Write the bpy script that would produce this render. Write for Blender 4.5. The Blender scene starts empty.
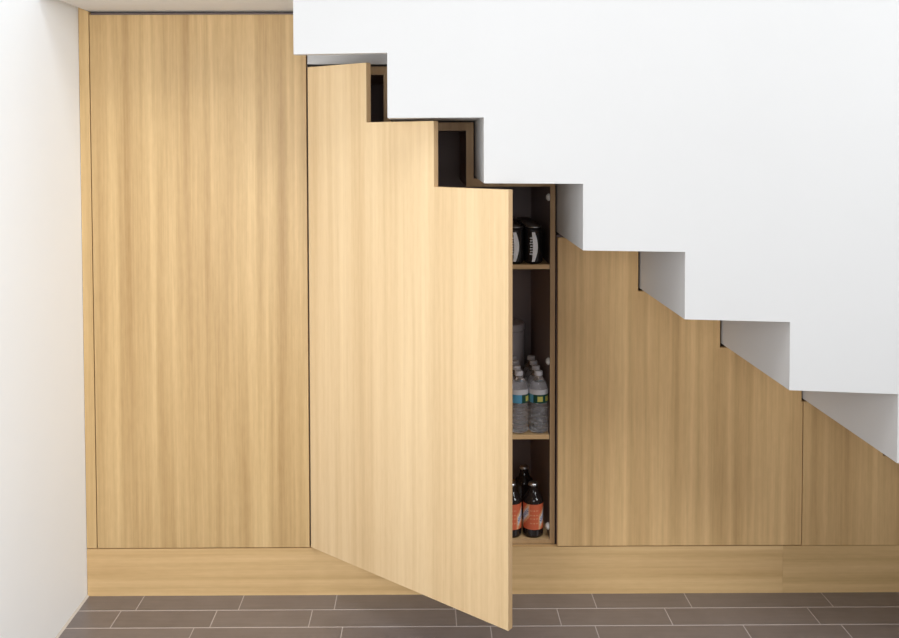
import bpy, bmesh, math, random
from mathutils import Vector, Matrix
random.seed(7)
C = bpy.context.scene.collection
SC = bpy.context.scene

# ------------------------------------------------------------------ materials
def new_mat(name):
    m = bpy.data.materials.new(name); m.use_nodes = True
    nt = m.node_tree; b = nt.nodes['Principled BSDF']
    return m, nt, b
def plain(name, col, rough=.5, metal=0., trans=0., ior=1.45, spec=.5, alpha=1.):
    m, nt, b = new_mat(name)
    b.inputs['Base Color'].default_value = (*col, 1)
    b.inputs['Roughness'].default_value = rough
    b.inputs['Metallic'].default_value = metal
    b.inputs['Transmission Weight'].default_value = trans
    b.inputs['IOR'].default_value = ior
    b.inputs['Specular IOR Level'].default_value = spec
    b.inputs['Alpha'].default_value = alpha
    return m
def noise(nt, vec, scale, detail=3, rough=.5, off=0.):
    mp = nt.nodes.new('ShaderNodeMapping'); mp.inputs['Scale'].default_value = scale
    mp.inputs['Location'].default_value = (off, off*.7, off*1.3)
    nt.links.new(vec, mp.inputs['Vector'])
    n = nt.nodes.new('ShaderNodeTexNoise'); n.inputs['Scale'].default_value = 1
    n.inputs['Detail'].default_value = detail; n.inputs['Roughness'].default_value = rough
    nt.links.new(mp.outputs[0], n.inputs['Vector'])
    return n.outputs['Fac']
def math_n(nt, op, a, b):
    n = nt.nodes.new('ShaderNodeMath'); n.operation = op
    for i, v in enumerate((a, b)):
        if isinstance(v, (int, float)): n.inputs[i].default_value = v
        else: nt.links.new(v, n.inputs[i])
    return n.outputs[0]
def wood(name, horiz=False, off=0., light=(.76, .535, .265), dark=(.46, .285, .115), rough=.42):
    m, nt, b = new_mat(name)
    tc = nt.nodes.new('ShaderNodeTexCoord'); v = tc.outputs['Object']
    def S(a, l): return (l, a, a) if horiz else (a, a, l)
    broad = noise(nt, v, S(15, .3), 2, .5, off)
    mid = noise(nt, v, S(42, .7), 3, .55, off+3)
    fine = noise(nt, v, S(260, 7), 3, .6, off+7)
    fleck = noise(nt, v, S(120, 26), 2, .5, off+11)
    s = math_n(nt, 'MULTIPLY', broad, .38)
    s = math_n(nt, 'ADD', s, math_n(nt, 'MULTIPLY', mid, .42))
    s = math_n(nt, 'ADD', s, math_n(nt, 'MULTIPLY', fine, .12))
    s = math_n(nt, 'ADD', s, math_n(nt, 'MULTIPLY', fleck, .08))
    r = nt.nodes.new('ShaderNodeValToRGB')
    r.color_ramp.elements[0].position = .30; r.color_ramp.elements[0].color = (*dark, 1)
    r.color_ramp.elements[1].position = .66; r.color_ramp.elements[1].color = (*light, 1)
    e = r.color_ramp.elements.new(.5); e.color = (*[(x+y)/2*1.03 for x, y in zip(light, dark)], 1)
    nt.links.new(s, r.inputs[0]); nt.links.new(r.outputs[0], b.inputs['Base Color'])
    b.inputs['Roughness'].default_value = rough
    b.inputs['Specular IOR Level'].default_value = .35
    bp = nt.nodes.new('ShaderNodeBump'); bp.inputs['Strength'].default_value = .05; bp.inputs['Distance'].default_value = .001
    nt.links.new(fine, bp.inputs['Height']); nt.links.new(bp.outputs[0], b.inputs['Normal'])
    return m
def plaster(name, col):
    m, nt, b = new_mat(name)
    tc = nt.nodes.new('ShaderNodeTexCoord')
    n = noise(nt, tc.outputs['Object'], (3, 3, 3), 4, .6)
    r = nt.nodes.new('ShaderNodeValToRGB')
    r.color_ramp.elements[0].position = .3; r.color_ramp.elements[0].color = (*[c*.985 for c in col], 1)
    r.color_ramp.elements[1].position = .7; r.color_ramp.elements[1].color = (*col, 1)
    nt.links.new(n, r.inputs[0]); nt.links.new(r.outputs[0], b.inputs['Base Color'])
    b.inputs['Roughness'].default_value = .75
    f = noise(nt, tc.outputs['Object'], (220, 220, 220), 3, .6)
    bp = nt.nodes.new('ShaderNodeBump'); bp.inputs['Strength'].default_value = .06; bp.inputs['Distance'].default_value = .001
    nt.links.new(f, bp.inputs['Height']); nt.links.new(bp.outputs[0], b.inputs['Normal'])
    return m
def tile_mat():
    m, nt, b = new_mat('slate_tile')
    tc = nt.nodes.new('ShaderNodeTexCoord'); v = tc.outputs['Object']
    at = nt.nodes.new('ShaderNodeAttribute'); at.attribute_name = 'tone'
    a = noise(nt, v, (6, 90, 6), 4, .6); c = noise(nt, v, (14, 14, 14), 4, .6, 4)
    s = math_n(nt, 'ADD', math_n(nt, 'MULTIPLY', a, .5), math_n(nt, 'MULTIPLY', c, .5))
    s = math_n(nt, 'ADD', s, math_n(nt, 'MULTIPLY', at.outputs['Fac'], .16))
    r = nt.nodes.new('ShaderNodeValToRGB')
    r.color_ramp.elements[0].position = .3; r.color_ramp.elements[0].color = (.135, .110, .103, 1)
    r.color_ramp.elements[1].position = .8; r.color_ramp.elements[1].color = (.20, .166, .156, 1)
    nt.links.new(s, r.inputs[0]); nt.links.new(r.outputs[0], b.inputs['Base Color'])
    b.inputs['Roughness'].default_value = .34
    b.inputs['Specular IOR Level'].default_value = .9
    bp = nt.nodes.new('ShaderNodeBump'); bp.inputs['Strength'].default_value = .12; bp.inputs['Distance'].default_value = .001
    nt.links.new(c, bp.inputs['Height']); nt.links.new(bp.outputs[0], b.inputs['Normal'])
    return m

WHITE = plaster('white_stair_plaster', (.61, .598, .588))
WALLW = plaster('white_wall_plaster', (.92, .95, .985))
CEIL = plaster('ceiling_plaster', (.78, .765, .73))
TILE = tile_mat()
GROUT = plain('tile_grout', (.52, .46, .43), .8)
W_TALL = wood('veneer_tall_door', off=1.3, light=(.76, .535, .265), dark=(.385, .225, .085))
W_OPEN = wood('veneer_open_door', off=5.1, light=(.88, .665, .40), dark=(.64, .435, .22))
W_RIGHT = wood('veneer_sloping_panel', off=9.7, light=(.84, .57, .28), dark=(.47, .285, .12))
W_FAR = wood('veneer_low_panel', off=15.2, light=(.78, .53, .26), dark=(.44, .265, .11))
W_FILL = wood('veneer_filler', off=21.0)
W_PL1 = wood('veneer_plinth_left', True, 2.2, light=(.84, .60, .31), dark=(.54, .33, .14))
W_PL2 = wood('veneer_plinth_right', True, 6.6, light=(.78, .54, .27), dark=(.47, .29, .12))
W_EDGE = wood('veneer_edge', off=30.0, light=(.60, .40, .215), dark=(.42, .265, .13))
W_SHELF = wood('shelf_wood', True, 12.0, light=(.82, .56, .29), dark=(.60, .38, .18))
DARK = plain('dark_cabinet_laminate', (.24, .185, .18), .5)
STEEL = plain('brushed_steel', (.7, .7, .7), .25, 1.)
WPLAST = plain('white_plastic', (.8, .8, .78), .35)
PET = plain('clear_pet_water', (1., .98, 1.), .04, 0, .92, 1.33)
CAP = plain('white_cap', (.72, .70, .73), .4)
L_BLUE = plain('label_blue', (.10, .34, .52), .4)
L_GREEN = plain('label_green', (.008, .07, .045), .4)
L_YEL = plain('label_yellow', (.62, .56, .13), .4)
L_WHITE = plain('label_white_and_sheen', (.66, .64, .66), .4)
BROWNG = plain('dark_brown_glass', (.018, .012, .011), .08)
L_ORG = plain('label_orange', (.62, .13, .055), .45)
L_ORG2 = plain('label_pale_orange', (.72, .36, .18), .45)
L_NAVY = plain('label_navy', (.10, .13, .30), .45)
CANB = plain('black_can_paint', (.012, .010, .011), .25)
CANW = plain('can_script_highlight', (.95, .94, .96), .3)
CANS = plain('can_aluminium', (.62, .62, .63), .3, 1.)
JARM = plain('grey_canister_plastic', (.62, .57, .60), .5)

# ------------------------------------------------------------------ helpers
def link(name, bm, mats, parent=None, loc=(0, 0, 0), smooth=False, bevel=0.):
    me = bpy.data.meshes.new(name)
    bmesh.ops.recalc_face_normals(bm, faces=bm.faces[:])
    for v in bm.verts: v.co -= Vector(loc)
    bm.to_mesh(me); bm.free()
    for m in (mats if isinstance(mats, (list, tuple)) else [mats]): me.materials.append(m)
    if smooth:
        for p in me.polygons: p.use_smooth = True
    o = bpy.data.objects.new(name, me); C.objects.link(o); o.location = loc
    if parent is not None:
        o.parent = parent; o.location = Vector(loc) - Vector(parent.location) if not parent.get('rotated') else Vector(loc)
    if bevel:
        b = o.modifiers.new('bevel', 'BEVEL'); b.width = bevel; b.segments = 2; b.limit_method = 'ANGLE'
    return o
def tag(o, label, cat, group=None):
    o['label'] = label; o['category'] = cat
    if group: o['group'] = group
    return o
def struct(o): o['kind'] = 'structure'; return o
def empty(name, loc, rz=0.):
    o = bpy.data.objects.new(name, None); C.objects.link(o)
    o.location = loc; o.rotation_euler = (0, 0, rz); o.empty_display_size = .05
    if rz: o['rotated'] = True
    return o
def box(bm, x0, x1, y0, y1, z0, z1, mi=0):
    vs = [bm.verts.new((x, y, z)) for x in (x0, x1) for y in (y0, y1) for z in (z0, z1)]
    for q in ((0, 1, 3, 2), (4, 6, 7, 5), (0, 4, 5, 1), (2, 3, 7, 6), (0, 2, 6, 4), (1, 5, 7, 3)):
        f = bm.faces.new([vs[i] for i in q]); f.material_index = mi
def prism(bm, poly, yf, yb, mi=0):
    """polygon in x,z pushed from yf to yb (numbers or functions of x)"""
    F = yf if callable(yf) else (lambda x: yf)
    B = yb if callable(yb) else (lambda x: yb)
    a = [bm.verts.new((x, F(x), z)) for x, z in poly]
    b = [bm.verts.new((x, B(x), z)) for x, z in poly]
    n = len(poly)
    fs = [bm.faces.new(a), bm.faces.new(b[::-1])]
    for i in range(n): fs.append(bm.faces.new((a[i], b[i], b[(i+1) % n], a[(i+1) % n])))
    for f in fs: f.material_index = mi
def ring_prism(bm, outer, inner, y0, y1):
    n = len(outer); L = []
    for poly in (outer, inner):
        L.append([[bm.verts.new((x, y, z)) for x, z in poly] for y in (y0, y1)])
    (of, ob), (jf, jb) = L
    for i in range(n):
        k = (i+1) % n
        f = bm.faces.new((of[i], of[k], jf[k], jf[i])); f.material_index = 1
        bm.faces.new((ob[i], jb[i], jb[k], ob[k]))
        bm.faces.new((of[i], ob[i], ob[k], of[k]))
        bm.faces.new((jf[i], jf[k], jb[k], jb[i]))
def lathe(bm, prof, n=32, mi=0, matf=None, cx=0, cy=0):
    """prof: (r,z) list; matf(i_ring, angle)->material index"""
    rings = []
    for r, z in prof:
        if r < 1e-6: rings.append([bm.verts.new((cx, cy, z))])
        else: rings.append([bm.verts.new((cx+r*math.cos(2*math.pi*j/n), cy+r*math.sin(2*math.pi*j/n), z)) for j in range(n)])
    for i in range(len(rings)-1):
        a, b = rings[i], rings[i+1]
        for j in range(n):
            k = (j+1) % n
            if len(a) == 1 and len(b) == 1: continue
            if len(a) == 1: f = bm.faces.new((a[0], b[k], b[j]))
            elif len(b) == 1: f = bm.faces.new((a[j], a[k], b[0]))
            else: f = bm.faces.new((a[j], a[k], b[k], b[j]))
            f.material_index = matf(i, 2*math.pi*(j+.5)/n) if matf else mi
def copy_tree(o, loc, label=None):
    r = o.copy(); C.objects.link(r); r.location = loc
    if label: r['label'] = label
    for ch in list(o.children):
        c = ch.copy(); C.objects.link(c); c.parent = r
        for g in ch.children:
            d = g.copy(); C.objects.link(d); d.parent = c
    return r

# ------------------------------------------------------------------ the room
XW = -1.0845           # left wall plane
RUN, RISE, SX, SZ = .261, .1776, -.3646, 1.6916
yfront = lambda x: -.379 - .1506*x
YB = .56

# floor: grout bed plus staggered plank tiles in one mesh
bm = bmesh.new()
box(bm, XW, 3.2, -4.6, YB, -.05, -.0004, 1)
tone = bm.faces.layers.float.new('tone_f')
rows = [(.02, -.0890, [-.902, -.584, -.287, .083, .528, .824, 1.264]),
        (-.0890, -.1875, [-.946, -.649, -.354, .089, .403, .737, 1.18]),
        (-.1875, -.286, [-.695, -.252, .190, .503, .946, 1.24])]
y = -.286
while y > -4.5:
    xs = []; x = XW + random.choice((.12, .2, .31, .4))
    while x < 3.1: xs.append(x); x += random.choice((.30, .30, .443))
    rows.append((y, y-.0988, xs)); y -= .0988
G = .0024
tl = []
for ya, yb, xs in rows:
    edges = [XW-.003] + list(xs)
    x = edges[-1]
    while x < 3.1: x += random.choice((.3, .443)); edges.append(x)
    for a, b in zip(edges[:-1], edges[1:]):
        box(bm, max(a+.0014, XW+.004), min(b-.0014, 3.19), yb+G, ya-G, -.004, 0, 0)
fl = link('floor', bm, [TILE, GROUT])
att = fl.data.attributes.new('tone', 'FLOAT', 'FACE')
val = 0.
for i, p in enumerate(fl.data.polygons):
    if i % 6 == 0: val = random.random()
    att.data[i].value = val
struct(fl)

bm = bmesh.new(); box(bm, XW-.12, XW, -4.6, YB, -.05, 2.8)
struct(link('wall_left', bm, WALLW))
bm = bmesh.new(); box(bm, XW, 3.2, YB, YB+.1, -.05, 2.8)
struct(link('wall_back', bm, WALLW))
# thin sealant bead where wall meets floor
bm = bmesh.new(); prism(bm, [(XW, 0), (XW+.006, 0), (XW, .006)], -4.6, 0)
struct(link('trim_1', bm, plain('wall_sealant', (.62, .58, .53), .6)))
# low soffit of the landing over the tall cabinet
bm = bmesh.new()
prism(bm, [(XW, 1.872), (-1.055, 1.8595), (-.1045, 1.8595), (-.1045, 2.1), (XW, 2.1)], -.292, YB)
struct(link('ceiling', bm, CEIL))

# ------------------------------------------------------------------ staircase
# clean zigzag down to the floor
zig = [(SX, 2.8)]
for i in range(9):
    zig.append((SX+RUN*i, SZ-RISE*i)); zig.append((SX+RUN*(i+1), SZ-RISE*i))
zig.append((SX+RUN*9, 0.001)); zig.append((SX+RUN*9+.3, 0.001)); zig.append((SX+RUN*9+.3, 2.8))
stair = empty('staircase', (SX+RUN*9, -.4, 0.001))
tag(stair, 'white plastered staircase with sawtooth underside above the wooden cupboards', 'staircase')
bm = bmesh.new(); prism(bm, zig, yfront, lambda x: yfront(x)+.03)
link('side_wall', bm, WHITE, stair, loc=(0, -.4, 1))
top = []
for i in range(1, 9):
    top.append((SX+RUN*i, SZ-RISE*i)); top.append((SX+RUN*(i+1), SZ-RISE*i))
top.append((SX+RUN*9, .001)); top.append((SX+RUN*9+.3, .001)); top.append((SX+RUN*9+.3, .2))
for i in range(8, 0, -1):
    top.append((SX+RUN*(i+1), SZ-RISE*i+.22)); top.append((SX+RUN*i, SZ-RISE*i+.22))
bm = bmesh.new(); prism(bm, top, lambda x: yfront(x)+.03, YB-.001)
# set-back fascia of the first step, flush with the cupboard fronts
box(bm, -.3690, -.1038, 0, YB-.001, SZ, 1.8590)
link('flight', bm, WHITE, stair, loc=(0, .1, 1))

# ------------------------------------------------------------------ plinth boards
bm = bmesh.new(); box(bm, XW+.001, 1.1405, 0, .02, 0, .1525)
struct(link('baseboard_left', bm, W_PL1, loc=(0, 0, 0)))
bm = bmesh.new(); box(bm, 1.1410, 1.97, 0, .02, 0, .1525)
struct(link('baseboard_right', bm, W_PL2, loc=(1.5, 0, .03)))

# ------------------------------------------------------------------ tall cupboard at left
tall = empty('tall_cupboard', (-.72, .25, 0.0))
tag(tall, 'tall closed wooden cupboard with flush plain door against the left wall', 'cupboard')
bm = bmesh.new(); box(bm, -1.08, -.371, .022, .55, .0, 1.856)
link('carcass', bm, DARK, tall, loc=(-.72, .25, 0.02))
bm = bmesh.new(); box(bm, -1.0492, -.3738, 0, .02, .1555, 1.8470)
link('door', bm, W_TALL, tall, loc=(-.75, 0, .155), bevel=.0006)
bm = bmesh.new(); prism(bm, [(XW+.001, .1555), (-1.0520, .1555), (-1.0520, 1.857), (XW+.001, 1.871)], 0, .02)
link('filler_strip', bm, W_FILL, tall, loc=(-1.08, 0, .155), bevel=.0004)

# ------------------------------------------------------------------ open cupboard in the middle
mid = empty('open_cupboard', (.0, .25, 0.15))
tag(mid, 'wooden cupboard under the stairs with its stepped door swung open', 'cupboard')
outer = [(-.366, .1535), (-.366, 1.686), (-.1085, 1.686), (-.1085, 1.509), (.1525, 1.509), (.1525, 1.331), (.412, 1.331), (.412, .1535)]
inner = [(-.350, .168), (-.350, 1.660), (-.132, 1.660), (-.132, 1.483), (.129, 1.483), (.129, 1.305), (.396, 1.305), (.396, .168)]
bm = bmesh.new(); ring_prism(bm, outer, inner, .021, .55)
link('carcass', bm, [DARK, W_EDGE], mid, loc=(0, .25, .16))
bm = bmesh.new(); prism(bm, inner, .535, .549)
link('back_panel', bm, DARK, mid, loc=(0, .54, .16))
for z in (1.056, .5075):
    bm = bmesh.new(); box(bm, -.3495, .3945, .023, .53, z-.0145, z)
    s = link('shelf', bm, W_SHELF, mid, loc=(0, .25, z), bevel=.0005)
# floor board of the cupboard
bm = bmesh.new(); box(bm, -.3495, .3955, .022, .53, .1545, .1685)
link('base_board', bm, W_SHELF, mid, loc=(0, .25, .168))
# little pale door catches on the right-hand side panel
for z in (1.270, .742, .205):
    bm = bmesh.new()
    lathe(bm, [(0, 0), (.011, 0), (.0125, .003), (.0105, .007), (.006, .011), (0, .012)], 14)
    bmesh.ops.rotate(bm, verts=bm.verts, matrix=Matrix.Rotation(-math.pi/2, 3, 'Y'))
    bmesh.ops.translate(bm, verts=bm.verts, vec=(.396, .036, z))
    link('door_catch', bm, WPLAST, mid, loc=(.396, .036, z), smooth=True)['label'] = 'small pale round catch'
# stepped door, hinged on its left edge and swung out 40 degrees
A = math.radians(-40.05)
door = [(0, .1555), (.7630, .1555), (.7630, 1.3235), (.5120, 1.3235), (.5120, 1.5065), (.2540, 1.5065), (.2540, 1.6825), (0, 1.6825)]
bm = bmesh.new(); prism(bm, door, 0, .0195)
for f in bm.faces:
    f.material_index = 0
bmesh.ops.recalc_face_normals(bm, faces=bm.faces[:])
for f in bm.faces:
    if f.normal.x > .9 or f.normal.z > .9: f.material_index = 1
for v in bm.verts: v.co -= Vector((0, 0, .155))
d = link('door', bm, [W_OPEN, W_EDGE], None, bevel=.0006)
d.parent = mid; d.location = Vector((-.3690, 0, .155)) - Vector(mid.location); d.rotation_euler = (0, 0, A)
d['label'] = 'pale wooden door with stepped top, ajar'

# ------------------------------------------------------------------ cupboard with sloping steps at right
rc = empty('stepped_cupboard', (.80, .25, 0.0))
tag(rc, 'closed wooden cupboard right of the open one, top cut to follow the stairs', 'cupboard')
pan = [(.4180, .1555), (1.1985, .1555), (1.1985, .6180), (1.1945, .6180), (1.1945, .7925), (.9330, .7925), (.9330, .9735), (.6720, .9735), (.6720, 1.1440), (.4180, 1.1440)]
bm = bmesh.new(); prism(bm, pan, 0, .0195)
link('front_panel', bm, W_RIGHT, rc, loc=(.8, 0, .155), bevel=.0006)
bm = bmesh.new()
prism(bm, [(.4165, 0), (1.1990, 0), (1.1990, .790), (.9330, .790), (.9330, .9700), (.6720, .9700), (.6720, 1.1500), (.4165, 1.1500)], .0205, .55)
link('carcass', bm, DARK, rc, loc=(.8, .25, 0))

fc = empty('low_cupboard', (1.45, .25, 0.0))
tag(fc, 'low wooden cupboard front at the far right under the lowest visible steps', 'cupboard')
bm = bmesh.new(); prism(bm, [(1.2015, .1540), (1.960, .1540), (1.960, .2640), (1.7180, .2640), (1.7180, .4420), (1.4570, .4420), (1.4570, .6185), (1.2015, .6185)], 0, .0195)
link('front_panel', bm, W_FAR, fc, loc=(1.5, 0, .155), bevel=.0004)
bm = bmesh.new(); prism(bm, [(1.2015, 0), (1.960, 0), (1.960, .262), (1.7180, .262), (1.7180, .440), (1.4570, .440), (1.4570, .6165), (1.2015, .6165)], .0205, .55)
link('carcass', bm, DARK, fc, loc=(1.5, .25, 0))

# ------------------------------------------------------------------ contents
# water bottles
S1 = .5080
def water_bottle(loc, variant):
    t = empty('water_bottle', loc)
    bm = bmesh.new(); pr = [(0, .004), (.016, .003), (.024, .0), (.0300, .006)]
    z = .010
    while z < .098:                       # ribbed lower body
        pr += [(.0312, z), (.0312, z+.004), (.0292, z+.006), (.0292, z+.008)]; z += .0105
    pr += [(.0308, .105), (.0308, .148), (.0300, .155), (.0270, .163), (.0200, .173), (.0130, .180), (.0115, .184), (.0115, .187), (.0150, .188), (.0150, .1895), (.0108, .190), (0, .190)]
    lathe(bm, [(r, z) for r, z in pr], 28)
    for v in bm.verts:
        if .012 < v.co.z < .100:
            a = math.atan2(v.co.y, v.co.x); g = 1 + .05*math.sin(6*a + v.co.z*260)
            v.co.x *= g*.965; v.co.y *= g*.965
    link('body', bm, PET, t, loc=loc if False else (0, 0, 0), smooth=True).location = (0, 0, 0)
    bm = bmesh.new()
    # wrap label: one blue field, green field and pale yellow panel; shoulder sheen painted as a pale band above
    def mf(i, a):
        a = math.degrees(a)
        a = (a - 270 + 540) % 360 - 180 + variant   # 0 faces the camera
        if i == 3: return 3
        if a < -40: return 0
        if -14 < a < 22 and i == 1: return 2
        if 40 < a < 70 and i == 1: return 2
        return 1
    lathe(bm, [(.0313, .1035), (.0313, .1085), (.0313, .1255), (.0313, .1315), (.0311, .1480)], 56, matf=mf)
    link('label', bm, [L_BLUE, L_GREEN, L_YEL, L_WHITE], t, smooth=True).location = (0, 0, 0)
    bm = bmesh.new(); lathe(bm, [(0, .1905), (.0128, .1905), (.0132, .192), (.0132, .203), (.0122, .205), (0, .205)], 24)
    link('cap', bm, CAP, t, smooth=False).location = (0, 0, 0)
    return t
WG = 'water bottles lined up on the middle shelf'
k3 = .198/.205
wcols = [(.3640, 'right', 0), (.3005, 'left', -52)]
for cx, side, var in wcols:
    first = None
    for k in range(4):
        loc = (cx, .058+.066*k, S1)
        if k == 0:
            lab = ('clear ribbed water bottle with blue label, front of the left-hand file' if side == 'left' else
                   'clear ribbed water bottle with yellow square on green label, front of right-hand file')
            o = water_bottle(loc, var); tag(o, lab, 'bottle', WG); first = o; o.scale = (1, 1, k3)
        else:
            copy_tree(first, loc, 'water bottle with white cap, %s in the %s-hand file on the middle shelf' % (['second', 'third', 'hindmost'][k-1], side))

# orange-labelled brown bottles
S0 = .1688
def brown_bottle(loc, rot):
    t = empty('drink_bottle', loc, 0)
    bm = bmesh.new()
    lathe(bm, [(0, .003), (.020, .002), (.0290, .0), (.0325, .004), (.0330, .010), (.0330, .113), (.0315, .121), (.0262, .130), (.0192, .139), (.0150, .148), (.0135, .158), (.0132, .160), (.0148, .161), (.0148, .164), (.0125, .165), (0, .165)], 36)
    link('body', bm, BROWNG, t, smooth=True).location = (0, 0, 0)
    bm = bmesh.new(); n = 96; zs = 22
    prof = [(.0333, .028 + .082*i/zs) for i in range(zs+1)]
    def mf(i, a):
        a = (math.degrees(a) - 270 + 540) % 360 - 180 + rot
        v = i/zs
        if a > 180: a -= 360
        if a < -180: a += 360
        if abs(a) < 24:
            return 1 if (i in (5, 9, 12, 16) and (int(a/3) % 2 == 0)) else 0   # rows of small lettering
        s = a if a > 0 else -a
        w = (s-60)/26
        dd = v - .5 - (w*.22 if a > 0 else -w*.22)
        if abs(w) < 1 and abs(dd) < .17:
            return 3 if (abs(dd) < .09 and (int((s)/5) + i) % 2 == 0) else 2   # slanted white emblem with navy lettering
        if abs(w) < 1.25 and abs(dd) < .30: return 1
        return 0
    lathe(bm, prof, n, matf=mf)
    link('label', bm, [L_ORG, L_ORG2, L_WHITE, L_NAVY], t, smooth=True).location = (0, 0, 0)
    bm = bmesh.new()
    lathe(bm, [(0, .1655), (.0155, .1620), (.0158, .166), (.0140, .1705), (.0110, .1722), (0, .1728)], 42)
    link('cap', bm, CANS, t, smooth=True).location = (0, 0, 0)
    return t
OG = 'brown bottles on the cupboard floor'
b0 = brown_bottle((.3470, .058, S0), 0)
tag(b0, 'brown bottle with full orange label, right of the pair at the cupboard bottom', 'bottle', OG)
copy_tree(b0, (.2760, .058, S0), 'brown bottle with orange label half hidden by the open door edge')
# the one behind shows no label
rb = b0.copy(); C.objects.link(rb); rb.location = (.3340, .205, S0); rb['label'] = 'dark brown bottle without visible label standing behind the orange labelled pair'
for ch in b0.children:
    if not ch.name.startswith('label'):
        c = ch.copy(); C.objects.link(c); c.parent = rb

# black cans
S2 = 1.0565
def can(loc):
    t = empty('drink_can', loc)
    bm = bmesh.new()
    lathe(bm, [(0, .004), (.020, .004), (.0225, .0), (.0245, .002), (.0290, .009), (.0290, .104), (.0262, .112), (.0240, .116)], 40)
    link('body', bm, CANB, t, smooth=True).location = (0, 0, 0)
    bm = bmesh.new(); lathe(bm, [(.0236, .1155), (.0252, .117), (.0252, .1195), (.0238, .1195), (.0228, .1165), (0, .1165)], 40)
    link('rim', bm, CANS, t, smooth=True).location = (0, 0, 0)
    # white script up the can, its bright highlight painted in as a wide ribbon
    bm = bmesh.new(); R_ = .02965
    def P(a, z): return bm.verts.new((R_*math.sin(a), -R_*math.cos(a), z))
    N = 40; prev = None
    for i in range(N+1):
        u = i/N; z = .008 + .094*u
        l = -.30 + .32*math.sin(u*math.pi)*0.4; w = .30 + .16*math.sin(u*math.pi)
        w2 = w + .08*math.sin(u*2.8); cur = [P(l+w2*q/5, z) for q in range(6)]
        if prev:
            for q in range(len(cur)-1): bm.faces.new((prev[q], prev[q+1], cur[q+1], cur[q]))
        prev = cur
    for j in range(7):                     # letter strokes left of the ribbon
        z = .030 + .0085*j; l0 = -.52 + .04*(j % 2)
        lo = [P(l0+(-.22-l0)*q/4, z+.001*q/4) for q in range(5)]; hi = [P(l0+(-.22-l0)*q/4, z+.0042) for q in range(5)]
        for q in range(4): bm.faces.new((lo[q], lo[q+1], hi[q+1], hi[q]))
    link('script_highlight', bm, CANW, t).location = (0, 0, 0)
    return t
CG = 'black drink cans on the top shelf'
c0 = None
for cx, side in ((.3470, 'right'), (.2870, 'left')):
    for k, nm in enumerate(['front', 'second', 'third', 'fourth', 'fifth', 'hindmost']):
        loc = (cx, .056+.060*k, S2)
        lab = 'black drink can with white script, %s in the %s-hand file on the top shelf' % (nm, side)
        if c0 is None: c0 = can(loc); tag(c0, lab, 'can', CG)
        else: copy_tree(c0, loc, lab)

# grey canister behind the water bottles
cn = empty('canister', (.293, .445, S1))
tag(cn, 'tall grey canister with a lid behind the water bottles', 'canister')
bm = bmesh.new(); lathe(bm, [(0, 0), (.064, 0), (.067, .004), (.067, .247), (.065, .250), (0, .250)], 40)
link('body', bm, JARM, cn, smooth=False).location = (0, 0, 0)
bm = bmesh.new(); lathe(bm, [(0, .2515), (.0665, .2515), (.0695, .254), (.0695, .272), (.066, .277), (0, .278)], 40)
link('lid', bm, JARM, cn, smooth=False).location = (0, 0, 0)

# ------------------------------------------------------------------ light
def area(name, loc, target, sx, sy, power, col=(1, 1, 1)):
    l = bpy.data.lights.new(name, 'AREA'); l.shape = 'RECTANGLE'; l.size = sx; l.size_y = sy; l.energy = power; l.color = col
    o = bpy.data.objects.new(name, l); C.objects.link(o); o.location = loc
    o.rotation_euler = (Vector(target)-Vector(loc)).to_track_quat('-Z', 'Y').to_euler()
    return o
area('left_window_daylight', (-.85, -2.15, 1.15), (.35, 0, .9), 1.0, 1.3, 27, (.96, .985, 1.0))
area('overhead_fill', (.3, -1.7, 3.4), (.3, -1.0, 0), 1.2, 1.2, 38, (.95, .98, 1.0))  # unseen overhead area light, added to balance stairs, wall and wood
area('left_wall_fill', (2.6, -2.1, 2.1), (-1.08, -.6, 1), 1.0, 1.2, 56, (.93, .97, 1.0))  # added fill from out of view, brightens the left wall; no known window
area('cupboard_fill', (.5, -3.5, 1.5), (.2, 0, 1.0), 1.2, 1.0, 14, (.97, .985, 1.0))  # added fill behind the camera to lift the dark cupboard interior
w = bpy.data.worlds.new('soft_room_light'); SC.world = w; w.use_nodes = True
w.node_tree.nodes['Background'].inputs[0].default_value = (.98, .985, 1, 1)
w.node_tree.nodes['Background'].inputs[1].default_value = .12

# ------------------------------------------------------------------ camera
cd = bpy.data.cameras.new('camera'); cam = bpy.data.objects.new('camera', cd); C.objects.link(cam); SC.camera = cam
cd.sensor_fit = 'HORIZONTAL'; cd.sensor_width = 36; cd.lens = 36*890/899
cd.shift_x = (449.5-429.5)/899; cd.shift_y = -(319-170.32)/899
r = Vector((.99998613, -.00452554, -.00269348)); u = Vector((.00284663, .03418308, .99941153)); f = Vector((.0044308, .99940534, -.03419549))
M = Matrix((r, u, -f)).transposed().to_4x4(); M.translation = (0, -2.8, 1.4540)
cam.matrix_world = M
cd.clip_start = .05

SC.view_settings.view_transform = 'Standard'; SC.view_settings.look = 'None'
SC.view_settings.exposure = 0.; SC.view_settings.gamma = 1; SC.view_settings.use_curve_mapping = False
SC.cycles.max_bounces = 10; SC.cycles.transmission_bounces = 10
